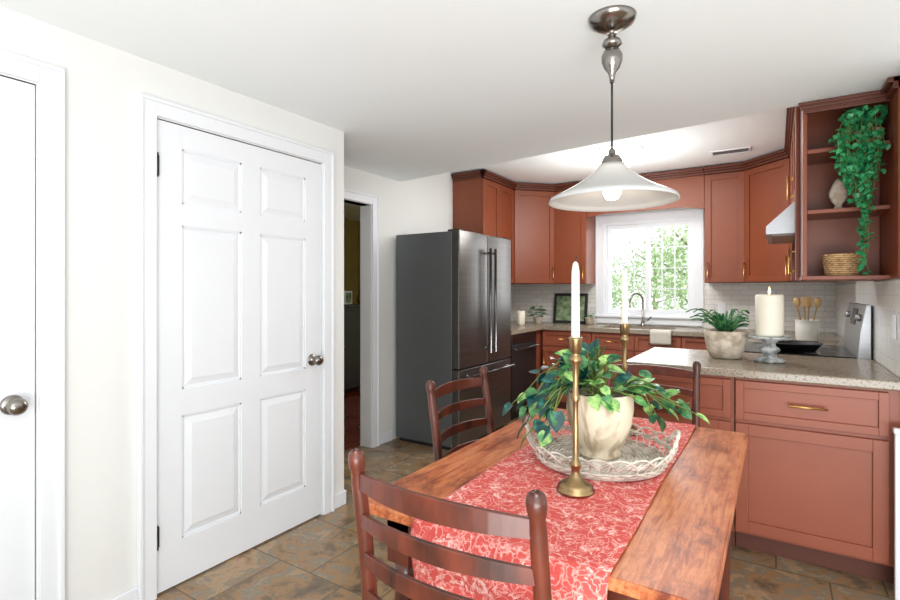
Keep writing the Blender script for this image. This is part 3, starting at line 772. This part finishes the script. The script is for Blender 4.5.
# ------------------------------------------------------------------ pendant
pd = thing('pendant_lamp', 'pendant lamp with flared white glass shade hanging over the table', 'lamp', (-.486, 1.806, ZC))
z_ = lambda z: z-ZC
MB().lathe([(0, z_(2.215)), (.018, z_(2.215)), (.05, z_(2.225)), (.074, z_(2.24)), (.080, z_(2.252)), (.082, z_(2.2595)), (0, z_(2.2595))], n=40).build('canopy', nickel_m, pd)
m = MB(); m.tube([(0, 0, z_(2.216)), (0, 0, z_(2.16))], .009); m.lathe([(.009, z_(2.205)), (.016, z_(2.198)), (.012, z_(2.19)), (.03, z_(2.178)), (.034, z_(2.165)), (.022, z_(2.155)), (.012, z_(2.15))], n=28)
m.build('stem', nickel_m, pd)
MB().lathe([(.012, z_(2.152)), (.028, z_(2.143)), (.036, z_(2.125)), (.035, z_(2.105)), (.026, z_(2.082)), (.014, z_(2.066)), (.010, z_(2.052)), (.007, z_(2.03)), (0, z_(2.03))], n=28).build('counterweight', nickel_m, pd)
MB().tube([(0, 0, z_(2.035)), (0, 0, z_(1.80))], .004, 8).build('cord', blackm_m, pd)
MB().lathe([(.006, z_(1.80)), (.013, z_(1.79)), (.013, z_(1.775)), (.026, z_(1.772)), (.036, z_(1.755)), (.042, z_(1.732)), (.038, z_(1.722)), (0, z_(1.72))], n=28).build('cap', nickel_m, pd)
MB().lathe([(.040, z_(1.742)), (.048, z_(1.730)), (.060, z_(1.715)), (.085, z_(1.696)), (.12, z_(1.672)), (.165, z_(1.647)), (.197, z_(1.631)), (.214, z_(1.622)), (.218, z_(1.610))], n=64, cap=False).build('shade', shade_m, pd, solid=.004)
MB().lathe([(0, z_(1.616)), (.018, z_(1.620)), (.030, z_(1.638)), (.031, z_(1.654)), (.022, z_(1.676)), (.014, z_(1.695)), (.013, z_(1.721))], n=24, cap=False).build('bulb', bulb_m, pd)
def light(kind, loc, energy, color=(1, 1, 1), size=.1, rot=None, sy=None):
    l = bpy.data.lights.new('light', kind); l.energy = energy; l.color = color
    if kind == 'AREA':
        l.size = size
        if sy: l.shape = 'RECTANGLE'; l.size_y = sy
    else: l.shadow_soft_size = size
    o = bpy.data.objects.new('light', l); C.objects.link(o); o.location = loc
    if rot: o.rotation_euler = rot
    return o

fx = thing('ceiling_light', 'round flush ceiling light glowing on the kitchen ceiling', 'lamp', (-1.15, 4.45, ZK))
MB().lathe([(0, -.012), (.21, -.012), (.214, -.001), (0, -.001)], n=40).build('base', trim_m, fx)
MB().lathe([(0, -.14), (.09, -.135), (.16, -.105), (.195, -.06), (.208, -.012)], n=40, cap=False).build('diffuser', fix_m, fx)
light('POINT', (-1.15, 4.45, ZK-.5), 28, (1, .99, .97), .2)
vt = thing('ceiling_vent', 'white slatted air vent in the kitchen ceiling', 'vent', (-.33, 4.98, ZK-.001))
m = MB(); m.box(-.15, .15, -.08, -.065, -.008, 0); m.box(-.15, .15, .065, .08, -.008, 0); m.box(-.15, -.135, -.065, .065, -.008, 0); m.box(.135, .15, -.065, .065, -.008, 0); m.build('frame', trim_m, vt)
box(-.135, .135, -.065, .065, -.001, 0).build('backing', hsteel_m, vt)
for k in range(6): y = -.052+.021*k; MB().box(-.135, .135, y-.004, y+.002, -.005, -.002).build('slat', steel_m, vt)

# ------------------------------------------------------------------ peninsula items
pp = thing('potted_aloe', 'whitewashed round pot of spiky green leaves on the peninsula', 'plant', (-.244, 3.30, .9125))
MB().lathe([(.075, 0), (.082, .004), (.10, .06), (.112, .13), (.116, .15), (.112, .156), (.104, .152), (.10, .135), (0, .133)], n=36).build('pot', stone_m, pp)
MB().lathe([(0, .140), (.10, .138), (.10, .134), (0, .134)], n=30).build('soil', soil_m, pp)
m = MB()
for k in range(54):
    a = R.uniform(0, 2*PI); L = R.uniform(.10, .21); h = R.uniform(.03, .13); w0 = R.uniform(.007, .012)
    if math.cos(a+.3) > .4: L = min(L, .10)
    d = Vector((math.cos(a), math.sin(a), 0)); s = Vector((-d.y, d.x, 0)); rows = []
    for i in range(8):
        t = i/7; p = d*(.02+L*t)+Vector((0, 0, .135+h*math.sin(t*2.2)+.02*t)); ww = w0*(1-t**1.6)*(.6+.8*t if t < .5 else 1)
        rows.append([p-s*ww+Vector((0, 0, .005)), p, p+s*ww+Vector((0, 0, .005))])
    m.grid(rows)
m.build('leaves', leafd_m, pp, solid=.003)
cs = thing('cake_stand', 'mottled grey turned pedestal stand holding the pillar candle', 'stand', (-.03, 3.225, .9125))
MB().lathe([(0, 0), (.072, 0), (.075, .012), (.06, .022), (.035, .03), (.03, .045), (.048, .06), (.05, .072), (.03, .086), (.028, .10), (.045, .115), (.06, .124), (0, .124)], n=36).build('pedestal', cakestand_m, cs)
MB().lathe([(0, .124), (.098, .124), (.106, .134), (.102, .142), (.096, .137), (0, .137)], n=44).build('plate', cakestand_m, cs)
pc = thing('pillar_candle', 'lit thick white pillar candle on the grey pedestal stand', 'candle', (-.03, 3.225, 1.051))
MB().lathe([(0, 0), (.064, 0), (.066, .004), (.066, .218), (.062, .224), (.05, .218), (0, .214)], n=36).build('wax', wax_m, pc)
MB().tube([(0, 0, .212), (.002, 0, .231)], .0015, 5).build('wick', blackm_m, pc)
MB().lathe([(0, .224), (.005, .230), (.0065, .240), (.004, .254), (.001, .266), (0, .268)], n=14).build('flame', flame_m, pc)
cr_ = thing('utensil_crock', 'white utensil crock on the worktop beyond the range', 'crock', (.20, 4.72, .9125))
MB().lathe([(0, 0), (.065, 0), (.074, .01), (.077, .12), (.075, .155), (.08, .16), (.073, .16), (.07, .12), (.062, .012), (0, .012)], n=32).build('pot', white_m, cr_)
for k, (dx, dy, tilt, sh) in enumerate(((-.04, 0, -.16, 0), (.0, .03, .05, 1), (.03, -.02, .18, 0), (-.01, -.04, -.05, 1))):
    lab = ['round wooden spoon leaning left in the utensil crock', 'flat wooden spatula upright at the back of the utensil crock', 'wooden spoon leaning right in the utensil crock', 'flat wooden spatula at the front of the utensil crock'][k]
    r = thing('wooden_spoon' if not sh else 'wooden_spatula', lab, 'utensil', (.20+dx*.5, 4.72+dy*.5, .927), 0, 'wooden utensils in the crock')
    M = Matrix.Rotation(tilt, 4, 'Y')
    MB().tube([M @ Vector((0, 0, z)) for z in (0, .12, .25)], [.005, .006, .006], 8).build('shaft', spoon_m, r)
    hm = MB()
    if sh: hm.box(-.022, .022, -.004, .004, .24, .32, M=M)
    else: hm.lathe([(0, .24), (.014, .25), (.024, .275), (.022, .30), (.01, .318), (0, .32)], M=M @ Matrix.Scale(.4, 4, (0, 1, 0)), n=16)
    hm.build('head', spoon_m, r)

bk = thing('small_basket', 'small tan woven basket on the bottom open shelf', 'basket', (.285, 3.28, 1.3735))
m = MB()
for ring in range(11):
    pts = []
    for k in range(96):
        a = 2*PI*k/96; rr = .066+.012*ring/10+.003*math.sin(a*16+(PI if ring % 2 else 0)); pts.append((rr*math.cos(a), rr*.85*math.sin(a), .006+.0100*ring))
    m.tube(pts, .005, 5, True)
m.build('woven_side', basket_m, bk); MB().lathe([(0, 0), (.06, 0), (.06, .006), (0, .006)]).build('base', basket_m, bk)
fg = thing('figurine', 'small cream abstract figurine on the middle open shelf', 'figurine', (.272, 3.30, 1.7115))
m = MB(); m.lathe([(0, 0), (.030, 0), (.030, .010), (.014, .016), (.012, .03), (.024, .05), (.034, .075), (.034, .10), (.026, .125), (.018, .15), (.008, .165), (0, .167)], n=28, wob=lambda a, z: 1+.22*math.cos(a*2+z*9)); m.build('body', stone_m, fg)
iv = thing('trailing_ivy', 'bright green ivy trailing from the top open shelf', 'plant', (.392, 3.27, 2.0215))
MB().lathe([(0, 0), (.045, 0), (.058, .07), (.062, .075), (.058, .08), (.052, .074), (0, .07)], n=28).build('pot', cream_m, iv)
m = MB(); s = MB()
Ls = [.06]*14+[.10, .14, .18, .12, .22, .26, .20, .16, .30, .24, .28, .12, .30, .22, .26, .18, .28, .24, .20, .33, .16, .14, .26, .38, .44, .50, .56, .62, .64]
for k, L in enumerate(Ls):
    a = 2*PI*k/14
    x1 = R.uniform(-.145, .055) if L < .37 else R.uniform(-.06, .0)
    y1 = -.13-R.uniform(0, .06); hgt = R.uniform(.09, .17)
    if k < 14: pts = [Vector((0, 0, .07)), Vector((math.cos(a)*.05, math.sin(a)*.04, .12)), Vector((-.02+math.cos(a)*.09, -.03-abs(math.sin(a))*.10, .15))]
    else:
        pts = [Vector((0, 0, .07)), Vector((x1*.4, y1*.35, hgt)), Vector((x1*.8, y1*.8, hgt*.75)), Vector((x1, y1, .02))]
        n = int(L/.035)
        for i in range(n):
            f_t = min(1, .035*i/.42)
            pts.append(Vector((x1*(1-f_t)-.03*f_t+.010*math.sin(i*1.3+k), y1+.01*math.cos(i+k), .0-.035*(i+1))))
    s.tube(pts, .0016, 4)
    for i in range(1, len(pts)):
        for q in range(4 if i < 9 else 2):
            p = pts[i]+Vector((R.uniform(-.018, .012), R.uniform(-.012, .008), R.uniform(-.016, .016)))
            leaf(m, p, (R.uniform(-1, .7), R.uniform(-1, .1), R.uniform(-.9, .5)), R.uniform(.018, .031), up=Vector((.1, -.6, .8)), width=.9)
for i, v in enumerate(m.v):
    if v.x > .060: v.x = .060
s.build('stems', stem_m, iv); m.build('leaves', ivy_m, iv)

pf = thing('picture_frame', 'dark framed green landscape print leaning on the back worktop', 'picture', (-2.02, 5.70, .9125))
M = Matrix.Rotation(-.14, 4, 'X')
m = MB(); m.box(-.20, .20, -.01, .01, 0, .03, M=M); m.box(-.20, .20, -.01, .01, .32, .35, M=M); m.box(-.20, -.17, -.01, .01, .03, .32, M=M); m.box(.17, .20, -.01, .01, .03, .32, M=M)
m.build('frame', blackm_m, pf); MB().box(-.17, .17, -.002, .004, .03, .32, M=M).build('print', pic_m, pf)
def small_plant(label, loc, n=34, sz=.05, hh=.14):
    r = thing('small_plant', label, 'plant', loc)
    MB().lathe([(0, 0), (.04, 0), (.052, .07), (.054, .08), (.048, .08), (0, .074)], n=24).build('pot', stone_m, r)
    m = MB()
    for k in range(n):
        a = R.uniform(0, 2*PI); rr = R.uniform(.01, .085); z = .08+R.uniform(0, hh)*(1-rr*4)
        leaf(m, (rr*math.cos(a), rr*math.sin(a), z), (math.cos(a), math.sin(a), R.uniform(-.2, .8)), R.uniform(.7, 1)*sz)
    m.build('leaves', leafd_m, r); return r
small_plant('small bushy plant on the back worktop between candle and picture', (-2.30, 5.42, .9125), 60, .06)
small_plant('little herb plant on the back worktop right of the framed print', (-1.76, 5.62, .9125), 22, .04, .06)
jc = thing('jar_candle', 'short cream candle on the worktop beside the refrigerator', 'candle', (-2.40, 5.18, .9125))
MB().lathe([(0, 0), (.042, 0), (.045, .005), (.045, .15), (.04, .155), (0, .15)], n=24).build('wax', wax_m, jc)
MB().tube([(0, 0, .149), (.001, 0, .165)], .0015, 5).build('wick', blackm_m, jc)
def outlet(label, loc, rot):
    ot = thing('wall_outlet', label, 'outlet', loc, rot)
    box(-.035, .035, -.006, 0, -.057, .057).build('plate', trim_m, ot, bevel=.002)
    for dz in (-.022, .022): box(-.014, .014, -.008, -.0055, dz-.013, dz+.013).build('socket', trim_m, ot)
outlet('white outlet plate on the back tiles right of the window', (-.46, YB-.011, 1.12), 0)
outlet('white outlet plate on the right-hand tiled wall above the peninsula', (XR-.011, 3.06, 1.13), -PI/2)

sd = thing('tall_chest', 'dark wooden chest seen through the doorway', 'chest', (-4.9, 4.2, .005))
box(0, .42, 0, 1.2, .06, 1.08).build('body', darkwood_m, sd, bevel=.006); box(-.01, .44, -.02, 1.22, 1.08, 1.11).build('top', darkwood_m, sd, bevel=.004)
for y in (.02, .62):
    p = box(.42, .436, y, y+.56, .12, 1.04).build('door', darkwood_m, sd, bevel=.004); MB().tube([(.436, y+.28, .6), (.455, y+.28, .6)], .012).build('knob', abrass_m, p)
for x in (.03, .36):
    for y in (.03, 1.14): box(x, x+.04, y, y+.04, 0, .06).build('foot', darkwood_m, sd)
pf2 = thing('photo_frame', 'small pale photo frame on top of the dark chest', 'picture', (-4.66, 4.78, 1.116))
m = MB(); m.box(-.01, .01, -.07, .07, 0, .17); m.build('frame', trim_m, pf2, bevel=.003); box(.010, .012, -.05, .05, .02, .15).build('print', pic_m, pf2)
tag(MB().lathe([(0, 0), (.05, 0), (.07, .06), (.05, .15), (.03, .19), (.045, .21), (.03, .20), (0, .18)], n=24).build('vase', abrass_m, loc=(-4.62, 5.0, 1.116)), 'brass vase on top of the dark chest', 'vase')

# ------------------------------------------------------------------ outside
struct(box(-25, 20, YB+.13, 40, -.5, -.4).build('ground', lawn_m))
def tree(label, x, y, h, cr, n):
    r = thing('tree', label, 'tree', (x, y, -.4))
    m = MB(); m.tube([(0, 0, 0), (.05, 0, h*.4), (0, .1, h*.85)], [.12, .09, .03], 10)
    for k in range(8):
        a = k*2.4; m.tube([(0, 0, h*(.3+.06*k)), (cr*.6*math.cos(a), cr*.6*math.sin(a), h*(.42+.06*k))], [.04, .012], 6)
    m.build('trunk', bark_m, r)
    l = MB()
    for k in range(n):
        u = Vector((R.gauss(0, 1), R.gauss(0, 1), R.gauss(0, 1))).normalized()*cr*R.uniform(.4, 1)
        p = Vector((u.x, u.y, h*.62+u.z*h*.42/cr))
        leaf(l, p, (R.uniform(-1, 1), R.uniform(-1, 1), R.uniform(-1, .4)), R.uniform(.06, .10))
    l.build('crown', treeleaf_m, r)
tree('leafy tree outside, behind the left half of the window', -4.9, 16.0, 2.7, 1.5, 2600)
tree('leafy tree outside, behind the right half of the window', -1.6, 13.0, 3.6, 1.25, 3800)
tree('leafy tree outside, farther off in the middle of the window', -4.2, 22, 3.8, 2.0, 3200)

# ------------------------------------------------------------------ light, camera
wd = bpy.data.worlds.new('world'); bpy.context.scene.world = wd; wd.use_nodes = True
bgn = wd.node_tree.nodes['Background']; bgn.inputs[0].default_value = (.955, .982, 1, 1); bgn.inputs[1].default_value = 1.47
light('AREA', (1.0, -1.7, 1.6), 23, (.99, .995, 1), 2.2, (math.radians(85), 0, math.radians(20)), 1.6)
light('AREA', (1.0, -1.2, .45), 140, (.97, .99, 1), 2.6, (math.radians(155), 0, math.radians(5)), 1.6)  # unseen uplight added behind the camera to brighten the dining ceiling
light('AREA', (-1.0, 4.2, 2.44), 24, (1, .99, .97), 1.3, (0, 0, 0))
light('AREA', (-1.18, YB+.35, 1.6), 10, (.96, .98, 1), 1.0, (math.radians(-90), 0, 0), 1.0)
light('AREA', (-2.5, 8.5, 7.0), 520, (1, 1, .97), 4.0, (math.radians(50), 0, math.radians(4)))  # unseen lamp added outdoors, aimed at the trees to brighten their leaves
light('POINT', (-4.0, 3.4, 2.2), 12, (1, .88, .66), .2)
cam = bpy.data.cameras.new('camera'); co = bpy.data.objects.new('camera', cam); C.objects.link(co)
co.location = (0, 0, 1.30); co.rotation_euler = (PI/2, 0, math.atan2(326, 505))
cam.sensor_width = 36; cam.lens = 36*505/900; cam.shift_y = -10/900; cam.clip_start = .02
bpy.context.scene.camera = co
bpy.context.scene.view_settings.view_transform = 'Standard'
